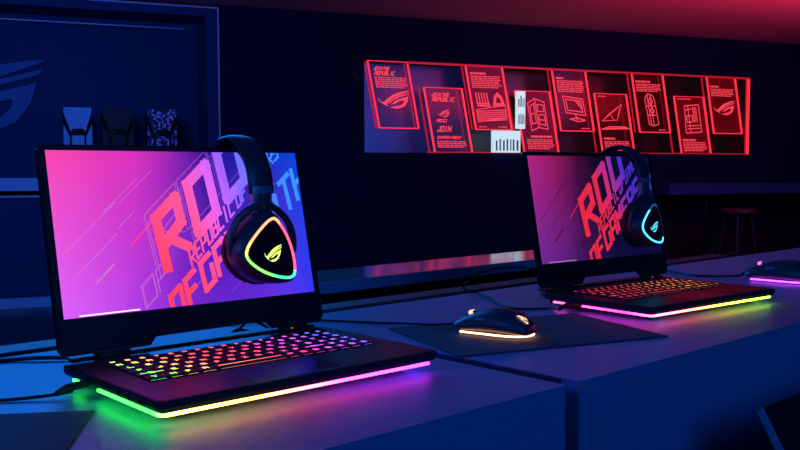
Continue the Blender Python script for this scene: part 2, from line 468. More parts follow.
def d6(P, to3, h, w):
    D = Parts()
    bars(D.new('small_print'), P, to3, .04, .17, h - .02, 1)
    L = [[(0, .25), (.85, 1), (.6, .3), (0, .25)], [(0, .25), (.35, .6), (.45, .3)], [(.35, .6), (.85, 1)], [(.6, .3), (.75, .8)]]
    lines(D['picture'], P, to3, L, .05, .26, .30, .22, .007); lines(D['picture'], P, to3, [[(0, 0), (.3, .5), (.8, .55), (1, .2), (0, 0)], [(.1, .15), (.9, .35)]], .03, .235, .33, .05, .010)
    bars(D.new('small_print'), P, to3, .04, .22, .155, 1, th=.02); bars(D.new('small_print'), P, to3, .04, w - .03, .12, 6)
    return D
def d7(P, to3, h, w):
    D = Parts()
    head(D, P, to3, h, w, 5, .07, .2)
    L = [[(.1, 0), (0, .85), (.3, 1), (.75, .95), (.9, .8), (1, 0), (.5, -.05), (.1, 0)], [(.3, 0), (.25, .95)], [(.55, .0), (.52, .95)], [(.1, .3), (.95, .3)], [(.05, .6), (.92, .6)], [(.3, .75), (.5, .9), (.7, .75), (.5, .62), (.3, .75)], [(.35, .45), (.55, .55), (.75, .42), (.5, .35), (.35, .45)]]
    lines(D['picture'], P, to3, L, .12, .08, .13, .30, .010); bars(D.new('small_print'), P, to3, .24, .35, .03, 1)
    return D
def d8(P, to3, h, w):
    D = Parts()
    bars(D.new('small_print'), P, to3, .04, .22, h - .02, 1)
    L = [[(0, 0), (.1, .95), (1, 1), (1, .05), (0, 0)], [(.15, .8), (.5, .85)], [(.15, .6), (.5, .62), (.5, .4), (.15, .38), (.15, .6)], [(.6, .9), (.6, .4)], [(.7, .9), (.7, .4)], [(.8, .9), (.8, .4)], [(.15, .25), (.9, .28)], [(.15, .15), (.9, .18)], [(.3, .95), (.3, .05)]]
    lines(D['picture'], P, to3, L, .10, .21, .20, .29, .011); bars(D.new('small_print'), P, to3, .04, .24, .15, 1, th=.02); bars(D.new('small_print'), P, to3, .04, w - .03, .12, 6)
    return D
def d9(P, to3, h, w):
    D = Parts()
    head(D, P, to3, h, w, 5, .09, .14); eye(D['eye_emblem'], P, to3, .04, .185, .30, .155)
    return D
UP = (1.187, .61); LO = (.975, .397)
sign(-.296, *UP, 'leftmost red sign with eye emblem against the blue end of the wall display', d1, blue=True)
sign(.239, *LO, 'lower red sign with heading, small emblem and text, second from left', d2, back=.10)
sign(.652, *UP, 'upper red sign showing two finned shapes above a long tube, third from left', d3, lit=True)
sign(1.165, *LO, 'lower red sign showing a computer case, partly behind an imitated white reflection', d4, lit=True, back=.12)
sign(1.563, *UP, 'upper red sign showing a monitor on its stand, fifth from left', d5)
sign(2.045, *LO, 'lower red sign showing an angular open laptop shape above the right headset', d6, back=.09)
sign(2.482, *UP, 'upper red sign showing a tall rounded cylinder device, seventh from left', d7)
sign(3.005, *LO, 'lower red sign showing a circuit board, eighth from left', d8, lit=True, back=.12)
sign(3.415, *UP, 'rightmost red sign with eye emblem on a glowing red sheet', d9, lit=True)

# glowing striped blocks that imitate a white reflection in the display
M['reflection_dark'] = emat('dark reflection bars', .25, lin(60, 110, 130), base=(.05, .07, .09, 1))
def painted_reflection(u0, u1, z0, z1, label, rows):
    r = wall_root('white_reflection', u0, -.004, z0); tag(r, label, 'reflection')
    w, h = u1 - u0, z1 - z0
    mb = MB(); mb.box((0, -.045, 0), (w, -.004, h), bev=.004); mb.build('reflection_block', M['reflection_white'], r)
    mb = MB()
    for (a, b) in rows:
        s = .1
        while s < .9:
            d = random.uniform(.03, .07)
            mb.box((s * w, -.0475, a * h), ((s + d) * w, -.0455, (b - random.random() * .12) * h)); s += d + random.uniform(.04, .09)
    mb.build('reflection_stripes', M['reflection_dark'], r)
painted_reflection(.905, 1.195, .40, .60, 'squat white block imitating a reflection with dark vertical stripes in the wall display', [(.08, .62)])
painted_reflection(1.158, 1.245, .62, .965, 'tall narrow white block imitating a striped reflection over the fourth red sign', [(.12, .45), (.58, .9)])

# shelf unit at the left ------------------------------------------------------------
SU0, SU1 = -5.2, -1.585
su = wall_root('display_shelf_unit', 0, 0, ZF); tag(su, 'large dark blue built-in shelf unit with a pale painted edge highlight at the left', 'shelf unit')
def sbox(name, c0, c1, m, bev=0):
    mb = MB(); mb.box((c0[0], c0[1], c0[2] - ZF), (c1[0], c1[1], c1[2] - ZF), bev=bev); return mb.build(name, m, su)
sbox('side_panel', (SU1 - .10, -.03, ZF), (SU1 - .012, .42, 1.535), M['shelf'])
sbox('top_panel', (SU0, -.03, 1.47), (SU1 - .10, .42, 1.535), M['shelf'])
sbox('edge_highlight', (SU1 - .012, -.034, ZF), (SU1, .0, 1.535), M['edge'])  # light line along the frame edge, painted as a pale strip
sbox('edge_highlight', (SU0, -.034, 1.535), (SU1, .0, 1.547), M['edge'])
sbox('back_panel', (SU0, .40, ZF), (SU1 - .10, .42, 1.47), M['shelf'])
sbox('cable_rail', (SU0, .30, 1.405), (SU1 - .22, .315, 1.415), M['edge'])
sbox('shelf_board', (SU0, -.03, .095), (SU1 - .10, .40, .19), M['edge'])
sbox('lower_panel', (SU0, .02, -.70), (SU1 - .10, .04, .065), M['shelf'])
sbox('lower_rail', (SU0, -.005, .045), (SU1 - .10, .02, .058), M['edge'])
sbox('plinth', (SU0, -.06, ZF), (SU1 - .10, .30, -.71), M['edge'])
# raised emblem on the niche back (only its right part is in view)
lo = wall_root('wall_emblem', -4.0, .395, .50)
tag(lo, 'large raised angular eye emblem on the back of the left shelf niche', 'emblem')
mb = MB()
for Pg in EYE: mb.prism([(x * 1.12, z * .62) for x, z in Pg], -.03, .0, 'y')
mb.build('emblem_plate', M['wlogo'], lo)

# backpacks on the shelf --------------------------------------------------------------
def backpack(u, w, shell, label, rz=0.0):
    r = wall_root('backpack', u, .12, .19); tag(r, label, 'bag', 'angular bags on the shelf'); r.rotation_euler.z += rz
    h = .535; a = w / 2
    core = M['bag_black']
    mb = MB()
    rings = []
    for t, k, d in ((0, .90, .09), (.03, .98, .11), (.35, 1.0, .13), (.55, .92, .12), (.85, 1.0, .10), (.98, .95, .07), (1.0, .85, .05)):
        pts = chaikin([(-a * k, -d), (a * k, -d), (a * k, d), (-a * k, d)], 2)
        rings.append([(x, y, t * h) for x, y in pts])
    mb.loft(rings); mb.build('body', core, r, smooth=True)
    def plate(name, P, y0, y1, m):
        mb = MB(); mb.prism([(x * a, z * h) for x, z in P], y0, y1, 'y'); return mb.build(name, m, r)
    plate('front_flap', [(-.95, 1.0), (.95, 1.0), (.98, .93), (.52, .66), (.40, .70), (-.34, .70), (-.5, .66), (-1.0, .93)], -.150, -.10, shell)
    plate('front_pocket', [(-.42, .60), (.42, .60), (.50, .10), (.44, .02), (-.44, .02), (-.50, .10)], -.165, -.12, shell)
    plate('side_wing', [(-1.0, .76), (-.58, .58), (-.62, .05), (-.95, .05), (-1.0, .45)], -.148, -.10, shell)
    plate('side_wing', [(1.0, .76), (.58, .58), (.62, .05), (.95, .05), (1.0, .45)], -.148, -.10, shell)
    mb = MB(); mb.tube([(math.cos(q) * a * .30, -.155, h * .60 + math.sin(q) * .035) for q in [PI * i / 10 for i in range(11)]], .008, 6)
    mb.build('handle', M['rubber'], r, smooth=True)
    return r
backpack(-2.672, .205, M['bag_white'], 'pale blue-white angular bag with dark seams, left of three on the shelf')
backpack(-2.377, .235, M['bag_black'], 'plain black angular bag, middle of three on the shelf')
backpack(-2.043, .225, M['bag_pattern'], 'speckled violet-blue patterned bag, right of three on the shelf')

# bar counter along the wall at the right ------------------------------------------------
ct = wall_root('bar_counter', 2.5, -.56, ZF); tag(ct, 'long dark blue bar counter along the wall behind the right laptop', 'counter')
mb = MB(); mb.box((0, 0, .78 - .0), (6.3, .55, .885), bev=.004); mb.build('counter_top', M['shelf'], ct)
mb = MB(); mb.box((0, .50, 0), (6.3, .548, .78)); mb.build('back_board', M['board'], ct)
for x in (.46, 3.4, 6.2): mb = MB(); mb.box((x, .04, 0), (x + .02, .06, .78)); mb.build('leg', M['metal'], ct)
def stool(u, w, label):
    r = wall_root('bar_stool', u, w, ZF); tag(r, label, 'stool', 'bar stools under the counter')
    mb = MB(); S = [(0, .60), (.15, .60), (.165, .61), (.17, .63), (.165, .645), (.15, .655), (0, .655)]
    rings = [[(max(rr, .001) * math.cos(2 * PI * k / 24), max(rr, .001) * math.sin(2 * PI * k / 24), z) for k in range(24)] for rr, z in S]
    mb.loft(rings); mb.build('seat', M['seat'], r, smooth=True)
    for k in range(4):
        a = PI / 4 + k * PI / 2; c, s_ = math.cos(a), math.sin(a)
        mb = MB(); mb.tube([(c * .11, s_ * .11, .61), (c * .19, s_ * .19, .0)], .014, 8); mb.build('leg', M['seat'], r, smooth=True)
    mb = MB(); mb.tube([(math.cos(2 * PI * k / 24) * .168, math.sin(2 * PI * k / 24) * .168, .22) for k in range(24)], .009, 6, closed=True); mb.build('foot_ring', M['metal'], r, smooth=True)
stool(3.05, -.85, 'dark red-rimmed bar stool under the counter, just right of the headset')
stool(4.30, -.75, 'dark red-rimmed bar stool under the counter, above the farthest mouse')
ol = wall_root('power_socket', 4.66, -.055, -.155); tag(ol, 'small pale socket plate below the counter at the right edge', 'socket')
mb = MB(); mb.box((-.02, -.03, 0), (.14, -.012, .11), bev=.006); mb.build('plate', M['bag_white'], ol)
mb = MB(); mb.box((.02, -.034, .03), (.10, -.030, .08), bev=.001); mb.build('socket_insert', M['board'], ol)

# ================================================================== DESKS
def desk(name, x0, x1, label):
    r = empty(name, DM @ Vector((x0, .605, ZF)), AD); tag(r, label, 'desk', 'grey demo desks in a row')
    L = x1 - x0; D = .585; H = -ZF
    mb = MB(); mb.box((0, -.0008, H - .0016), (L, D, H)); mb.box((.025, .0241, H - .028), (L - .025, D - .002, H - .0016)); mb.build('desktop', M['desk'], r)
    mb = MB(); mb.box((0, -.0008, .0), (L, .024, H - .0016)); mb.build('front_panel', M['desk'], r)
    for a in (.001, L - .025): mb = MB(); mb.box((a, .024, 0), (a + .024, D - .001, H - .0017)); mb.build('side_panel', M['deskside_shaded'], r)
    return r
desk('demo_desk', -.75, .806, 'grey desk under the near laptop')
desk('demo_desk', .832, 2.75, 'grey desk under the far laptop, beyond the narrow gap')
# cable trough rail behind the desks
tr = empty('rear_rail', DM @ Vector((-.2, 1.235, -.05)), AD); tag(tr, 'dark reddish rail running behind the desks between the two laptops', 'rail')
mb = MB(); mb.box((0, 0, 0), (2.6, .055, .047), bev=.002); mb.build('rail_body', mat('reddish rail', (.22, .05, .05, 1), .5, noise=.1), tr)
# glossy ledge beyond
lg = empty('back_ledge', DM @ Vector((.85, 1.525, ZF)), AD); tag(lg, 'long glossy ledge behind the desks reflecting the red signs', 'ledge')
mb = MB(); mb.box((0, 0, .755), (1.45, .185, .780), bev=.0015); mb.build('ledge_top', [M['ledge']], lg)
mb = MB(); mb.box((0, -.003, .755), (1.45, -.0005, .779)); mb.build('front_strip', mat('ledge front laminate', (.22, .34, .50, 1), .5, noise=.05), lg)
mb = MB(); mb.box((0, .10, 0), (1.45, .14, .755)); mb.build('ledge_support', M['board'], lg)

# ================================================================== MOUSE PADS
def pad(corner, ang, sx, sy, label):
    r = tag(empty('mouse_pad', corner, ang), label, 'mouse pad', 'cloth mouse pads')
    mb = MB(); mb.box((0, 0, .0003), (sx, sy, .0022), bev=.0008, seg=1); mb.build('cloth_top', M['pad'], r)
    mb = MB(); mb.box((.0006, .0006, .00005), (sx - .0006, sy - .0006, .0003)); mb.build('rubber_base', M['rubber'], r)
pad((.0745, 1.139, 0), math.radians(24.0), .335, .228, 'black mouse pad between the laptops under the peach-lit mouse')
a8 = math.radians(8.5)
cx, cy = -.302, .884
pad((cx - math.cos(a8) * .335 + math.sin(a8) * .225, cy - math.sin(a8) * .335 - math.cos(a8) * .225, 0), a8, .335, .225, 'black mouse pad at the lower left beside the near laptop')

# ================================================================== CABLES helper
def cable(name, pts, r, label, cat='cable', parent=None):
    mb = MB(); mb.tube(catmull(pts, 10), r, 8)
    o = mb.build(name, M['cable'], parent, smooth=True)
    if label: tag(o, label, cat)
    return o

# ================================================================== LAPTOPS
LW, LD = .3594, .252
HB, HZ = .2348, .0736
DW, DH = .344, .1935
def laptop(x, y, th, tilt, label, S):
    r = tag(empty('gaming_laptop', (x, y, 0), th), label, 'laptop')
    ch = .005
    def outline(i=0.0, rear=.03):
        return [(ch + i, i), (LW - ch - i, i), (LW - i, ch + i), (LW - i, LD - rear), (LW - .022, LD - i), (.022, LD - i), (i, LD - rear), (i, ch + i)]
    def chbox(name, i, z0, z1, m):
        mb = MB(); mb.prism(outline(i), z0, z1); return mb.build(name, m, r)
    chbox('bottom_case', .022, .0045, .0152, M['plastic'])
    mb = MB()
    o0, o1, o2 = outline(.0015), outline(0), outline(.0012)
    mb.loft([[(p[0], p[1], .0152) for p in o0], [(p[0], p[1], .0190) for p in o1], [(p[0], p[1], .0245) for p in o1], [(p[0], p[1], .0257) for p in o2]])
    mb.build('upper_case', M['plastic'], r)
    mb = MB(); q = outline(.0035, .03); mb.prism([p for p in q], .0257, .0260); mb.build('palm_deck', M['deck'], r)
    # rear ridge between the hinges
    mb = MB(); mb.box((.012, LD - .022, .026), (LW - .012, LD - .002, .0295), bev=.001); mb.build('rear_ridge', M['plastic'], r)
    # keyboard well and keys
    KX0, KX1, KB0, KB1 = .032, .330, .078, .202
    mb = MB(); mb.box((KX0, KB0, .0260), (KX1, KB1, .0263)); mb.build('keyboard_tray', M['rubber'], r)
    rows = [(.1805, .0135), (.1610, .0165), (.1420, .0165), (.1230, .0165), (.1040, .0165), (.0850, .0165)]
    letters = 'QWERTYUIOPASDFGHJKLZXCVBNM'
    cnt = 0
    for ri, (b, kh) in enumerate(rows):
        widths = {0: [1] * 17, 1: [1] * 17, 2: [1.4] + [1] * 11 + [1.6] + [1] * 3, 3: [1.6] + [1] * 11 + [1.4] + [1] * 3, 4: [2.0] + [1] * 10 + [2.0] + [1] * 3, 5: [1.3, 1, 1, 1.2, 5.0, 1, 1, 1, 1] + [1] * 3}[ri]
        tot = sum(widths); unit = (KX1 - KX0) / tot; a = KX0
        for wi, w in enumerate(widths):
            x0, x1 = a + .0011, a + w * unit - .0011; a += w * unit
            ztop = .0282
            mb = MB()
            mb.loft([[(x0, b, .0263), (x1, b, .0263), (x1, b + kh, .0263), (x0, b + kh, .0263)], [(x0, b, .0275), (x1, b, .0275), (x1, b + kh, .0275), (x0, b + kh, .0275)], [(x0 + .001, b + .001, ztop), (x1 - .001, b + .001, ztop), (x1 - .001, b + kh - .001, ztop), (x0 + .001, b + kh - .001, ztop)]])
            chx = random.choice(letters); cxk = (x0 + x1) / 2 - (.0 if w < 1.3 else .0)
            sz = .0060 if ri else .0045
            if w < 4.5:
                word(mb, chx, (cxk - sz * .42, b + kh * .5 - sz * .45), (sz * 1.05, 0), (0, sz), .0015, lambda p, q: (p, q, ztop + .00015), mi=1)
            if w >= 1.9: mb.add([(x0 + .003, b + kh * .5 - .0008, ztop + .00015), (x1 - .003, b + kh * .5 - .0008, ztop + .00015), (x1 - .003, b + kh * .5 + .0008, ztop + .00015), (x0 + .003, b + kh * .5 + .0008, ztop + .00015)], [[0, 1, 2, 3]], 1)
            # light leaking at the front foot of the keycap
            mb.add([(x0 + .002, b - .0006, .02645), (x1 - .002, b - .0006, .02645), (x1 - .002, b - .0001, .02645), (x0 + .002, b - .0001, .02645)], [[0, 1, 2, 3]], 1)
            mb.build('key', [M['keys'], S['keyglow']], r, colfn=lambda c: S['keycol'](c.x, c.y), fix=False); cnt += 1
    # touchpad, with its buttons
    mb = MB(); mb.box((.112, .010, .0260), (.222, .072, .02625), bev=.0001, seg=1); tp = mb.build('touchpad', mat('touchpad surface', (.05, .05, .065, 1), .22, metal=.4, noise=.1), r)
    mb = MB(); mb.box((.110, .008, .02602), (.224, .0095, .0263)); mb.box((.110, .0725, .02602), (.224, .0735, .0263)); mb.build('touchpad_rim', M['satin'], tp)
    # vents at the rear deck, power led
    mb = MB()
    for k in range(9): mb.box((.30 + k * .005, .214, .0260), (.302 + k * .005, .222, .0263))
    mb.build('vent_slots', M['rubber'], r)
    mb = MB(); mb.box((.305, .2235, .0295), (.3075, .2250, .0302)); mb.build('status_light', emat('status light', 1.2, lin(255, 110, 60)), r)
    # light bar around the base
    zl0, zl1 = .0102, .0128
    def strip(name, pts):
        mb = MB()
        pts = [Vector(p) for p in pts]; sub = []
        for a_, b_ in zip(pts, pts[1:]):
            n = max(2, int((b_ - a_).length / .008))
            for i in range(n): sub.append(a_ + (b_ - a_) * i / n)
        sub.append(pts[-1])
        vs = []; fs = []
        for i, p in enumerate(sub):
            t = (sub[min(i + 1, len(sub) - 1)] - sub[max(i - 1, 0)]).normalized(); n = Vector((t.y, -t.x)) * .0016
            for q, z in ((p + n, zl0), (p + n, zl1), (p - n, zl1), (p - n, zl0)): vs.append((q.x, q.y, z))
        for i in range(len(sub) - 1):
            for k in range(4): fs.append([i * 4 + k, i * 4 + (k + 1) % 4, (i + 1) * 4 + (k + 1) % 4, (i + 1) * 4 + k])
        fs += [[0, 1, 2, 3], [len(vs) - 4 + k for k in range(4)]]
        mb.add(vs, fs)
        return mb.build(name, S['strip'], r, colfn=lambda c: S['stripcol'](c.x, c.y))
    i = .0045
    strip('side_light_bar', [(i, .205), (i, .176)])
    strip('light_bar', [(i, .142), (i, ch + .003), (ch + .003, i), (LW - ch - .008, i)])
    strip('side_light_bar', [(LW - i, .03), (LW - i, .19)])
    # ports on the left side, plug
    mb = MB(); mb.box((-.0002, .03, .0175), (.0004, .043, .0215)); mb.box((-.0002, .055, .0175), (.0004, .068, .0215)); mb.box((-.0002, .08, .0175), (.0004, .087, .0215)); mb.build('side_ports', M['rubber'], r)
    # feet
    for fx in (.035, LW - .055):
        for fy in (.03, LD - .045): mb = MB(); mb.box((fx, fy, .0), (fx + .025, fy + .008, .0046), bev=.001); mb.build('foot', M['rubber'], r)
    # hinges
    for hx in (.040, .292):
        mb = MB(); mb.tube([(hx, HB - .004, .0325), (hx + .040, HB - .004, .0325)], .0058, 14); mb.box((hx + .004, HB - .010, .0255), (hx + .036, HB + .012, .031), bev=.001); mb.build('hinge', M['plastic'], r, smooth=True)
    # lid (x along width, z up the screen, front faces -y)
    lid = None
    off = LW / 2 - DW / 2
    x0, x1 = -off - .0022, DW + off + .0010
    zt = DH + .0070
    prof = [(x0 + .0, -.034), (x0 + .006, -.0415), (.098, -.0415), (.108, -.0305), (.262, -.0305), (.272, -.0415), (x1 - .006, -.0415), (x1, -.034), (x1, zt - .006), (x1 - .006, zt), (x0 + .006, zt), (x0, zt - .006)]
    mb = MB(); mb.prism(prof, .0012, .0075, 'y'); lid = mb.build('lid', M['bezel'], r)
    lid.location = (off, HB, HZ); lid.rotation_euler = (-tilt, 0, 0)
    bz = MB()   # bezel frame standing proud of the panel
    bz.box((x0 + .001, -.0006, -.0300), (x1 - .001, .0012, -.0005)); bz.box((x0 + .001, -.0006, DH + .0005), (x1 - .001, .0012, zt - .001))
    bz.box((x0 + .001, -.0006, -.0005), (-.0012, .0012, DH + .0005)); bz.box((DW + .0005, -.0006, -.0005), (x1 - .001, .0012, DH + .0005))
    bz.build('bezel', M['bezel'], lid)
    mb = MB(); mb.add([(-.001, .0008, 0), (DW, .0008, 0), (DW, .0008, DH), (-.001, .0008, DH)], [[0, 1, 2, 3]])
    mb.box((-.001, .0009, 0), (DW, .0012, DH)); mb.build('display', S['screen'], lid, fix=False)
    mb = MB(); emblem(mb, lambda a_, b_: (DW / 2 + .03 - a_ * .06, .0077, DH * .5 - .02 + b_ * .04)); mb.build('lid_emblem', M['satin'], lid, fix=False)
    mb = MB(); mb.box((DW / 2 - .003, -.0009, DH + .002), (DW / 2 + .003, -.0006, DH + .0045)); mb.build('webcam', M['rubber'], lid)
    rect = (.0005, DW - .0005, .0005, DH - .0005)
    Y1 = lambda yy: (lambda a_, b_: (a_, yy, b_))
    ex = Vector((.0480, .0415)); ey = Vector((-.0075, .062))
    tf = S['textcol']
    # faint outlines and streaks behind the lettering
    def trace(name, q): q.build(name, S['tracery'], lid, colfn=lambda c: S['traccol'](c.x), fix=False)
    for (ax, ay, L_, tk) in ((.010, .075, .085, .0008), (.020, .048, .07, .0008), (.042, .038, .030, .0020), (.060, .120, .060, .0008), (.075, .100, .03, .0008), (.080, .130, .06, .0007), (.215, .010, .05, .0008), (.24, .022, .02, .0055), (.262, .030, .05, .0008), (.155, .012, .03, .0008)):
        d = Vector((.757, .653)) * L_; mb = MB()
        strokes(mb, [[(0, 0), (1, 0)]], lambda a_, b_: (ax + d.x * a_, ay + d.y * a_), tk, rect, to3=Y1(.0006)); trace('background_streak', mb)
    mb = MB()
    word(mb, 'ROG', (.117, .052), ex * 1.0, ey * 1.0, .0010, Y1(.0006), rect, lw=.95)
    word(mb, 'ROG', (.122, .036), ex * 1.03, ey * 1.12, .0008, Y1(.00062), rect, lw=.95); trace('outline_lettering', mb)
    mb = MB()
    word(mb, 'OF', (.098, .002), ex * .42, (-.003, .027), .0008, Y1(.0006), rect, lw=.8)
    word(mb, 'OF', (.0995, .004), ex * .40, (-.003, .024), .0006, Y1(.0006), rect, lw=.8); trace('outline_lettering', mb)
    mb = MB()
    word(mb, 'ROG', (.1315, .048), ex, ey, .0130, Y1(.0004), rect, lw=.62)
    strokes(mb, [[(0, 0), (1, 0)]], lambda a_, b_: (.088 + .034 * a_, .078 + .031 * a_), .0016, rect, to3=Y1(.0004))
    mb.build('large_lettering', S['text'], lid, colfn=lambda c: tf(c.x, c.z), fix=False)
    mb = MB()
    word(mb, 'REPUBLIC OF GAMERS', (.165, .048), (.0091, .0085), (-.0022, .0190), .0028, Y1(.0004), rect, lw=.66)
    word(mb, 'OF GAMERS', (.1347, -.0210), (.0216, .0178), (-.0040, .034), .0066, Y1(.00042), rect, lw=.66, gap=.1)
    word(mb, 'THE', (.315, .110), (.0230, .0190), (-.0050, .040), .0062, Y1(.0004), rect, lw=.72)
    mb.build('small_lettering', S['text'], lid, colfn=lambda c: tf(c.x, c.z), fix=False)
    mb = MB(); mb.add([(.017, .0004, .0010), (.090, .0004, .0012), (.090, .0004, .0026), (.017, .0004, .0024)], [[0, 1, 2, 3]])
    mb.build('loading_line', S['line'], lid, fix=False)
    return r

M['keyglow'] = emat('key legend glow', 2.8)
M['keyglow_dim'] = emat('dim key legend glow', 1.6)
M['strip'] = emat('light bar', 12.0)
M['strip_far'] = emat('far light bar', 10.0)
t1 = ramp([(.10, (255, 62, 92)), (.175, (255, 84, 150)), (.205, (240, 100, 225)), (.235, (150, 95, 255)), (.275, (70, 120, 255)), (.33, (50, 150, 255))])
S1 = dict(
    screen=screen_mat('bright wallpaper', [(.0, (234, 62, 160)), (.30, (205, 45, 175)), (.46, (125, 30, 165)), (.57, (38, 16, 130)), (.80, (14, 30, 160)), (1.0, (10, 62, 205))],
                      [(.0, (205, 90, 235)), (.25, (165, 55, 215)), (.45, (110, 35, 190)), (.62, (95, 30, 190)), (.85, (90, 45, 215)), (1.0, (50, 50, 230))], DW, DH, 1.15),
    text=emat('bright lettering', 1.1), tracery=emat('faint lettering', .66), line=emat('white line', 1.5, lin(255, 225, 255)),
    traccol=ramp([(0, (255, 150, 235)), (.12, (250, 130, 235)), (.2, (175, 80, 235)), (.344, (90, 80, 235))]),
    textcol=lambda x, z: t1(x * .80 + z * .25 + .012 - max(0, .10 - z) * .45),
    keyglow=M['keyglow'], strip=M['strip'],
)
k1 = ramp([(0, (60, 240, 120)), (.04, (110, 255, 90)), (.075, (255, 190, 110)), (.12, (255, 90, 90)), (.19, (255, 60, 110)), (.23, (255, 60, 190)), (.28, (220, 80, 255)), (.31, (120, 90, 255)), (.35, (80, 120, 255))])
S1['keycol'] = lambda x, y: k1(x + (y - .14) * .35)
g1 = ramp([(0, (40, 255, 50)), (.006, (90, 255, 70)), (.018, (255, 215, 80)), (.10, (255, 165, 60)), (.16, (255, 95, 95)), (.22, (255, 55, 190)), (.34, (215, 45, 255))])
S1['stripcol'] = lambda x, y: g1(0 if y > .01 and x < .1 else x) if x < .2 or y < .02 else lin(60, 60, 255)
t2 = ramp([(.10, (255, 45, 62)), (.20, (240, 45, 90)), (.23, (165, 50, 170)), (.26, (80, 50, 210)), (.33, (40, 60, 200))])
S2 = dict(
    screen=screen_mat('dim wallpaper', [(.0, (175, 35, 125)), (.18, (150, 25, 95)), (.36, (66, 12, 52)), (.50, (10, 8, 30)), (.75, (8, 8, 50)), (1.0, (6, 12, 60))],
                      [(.0, (105, 40, 150)), (.2, (85, 28, 120)), (.42, (45, 14, 75)), (.6, (16, 10, 55)), (1.0, (10, 10, 60))], DW, DH, 1.0),
    text=emat('dim lettering', .85), tracery=emat('very faint lettering', .12), line=emat('dim white line', .7, lin(230, 140, 230)),
    traccol=ramp([(0, (140, 40, 110)), (.12, (150, 30, 80)), (.2, (60, 20, 80)), (.344, (30, 30, 90))]),
    textcol=lambda x, z: t2(x * .80 + z * .25 + .012 - max(0, .10 - z) * .45),
    keyglow=M['keyglow_dim'], strip=M['strip_far'],
)
k2 = ramp([(0, (255, 60, 120)), (.10, (255, 60, 80)), (.18, (255, 90, 70)), (.24, (255, 170, 95)), (.30, (255, 100, 70)), (.35, (255, 200, 90))])
S2['keycol'] = lambda x, y: k2(x + (y - .14) * .5)
g2 = ramp([(0, (255, 60, 150)), (.02, (255, 110, 170)), (.07, (255, 95, 115)), (.13, (255, 130, 85)), (.19, (250, 205, 60)), (.28, (225, 240, 50)), (.34, (170, 240, 50))])
g2s = ramp([(0, (255, 80, 170)), (.05, (255, 40, 190)), (.21, (255, 60, 160))])
S2['stripcol'] = lambda x, y: (g2(x) if y < .012 or x > .02 else g2s(y)) if x < .2 or y < .02 else lin(90, 230, 60)
L1 = laptop(-.2217, .8189, .7308, .2242, 'near black gaming laptop with a bright pink and blue screen, green-to-magenta underglow', S1)
L2 = laptop(.3869, 1.382, .6663, .1967, 'far black gaming laptop with a dim magenta screen, pink-to-yellow underglow', S2)

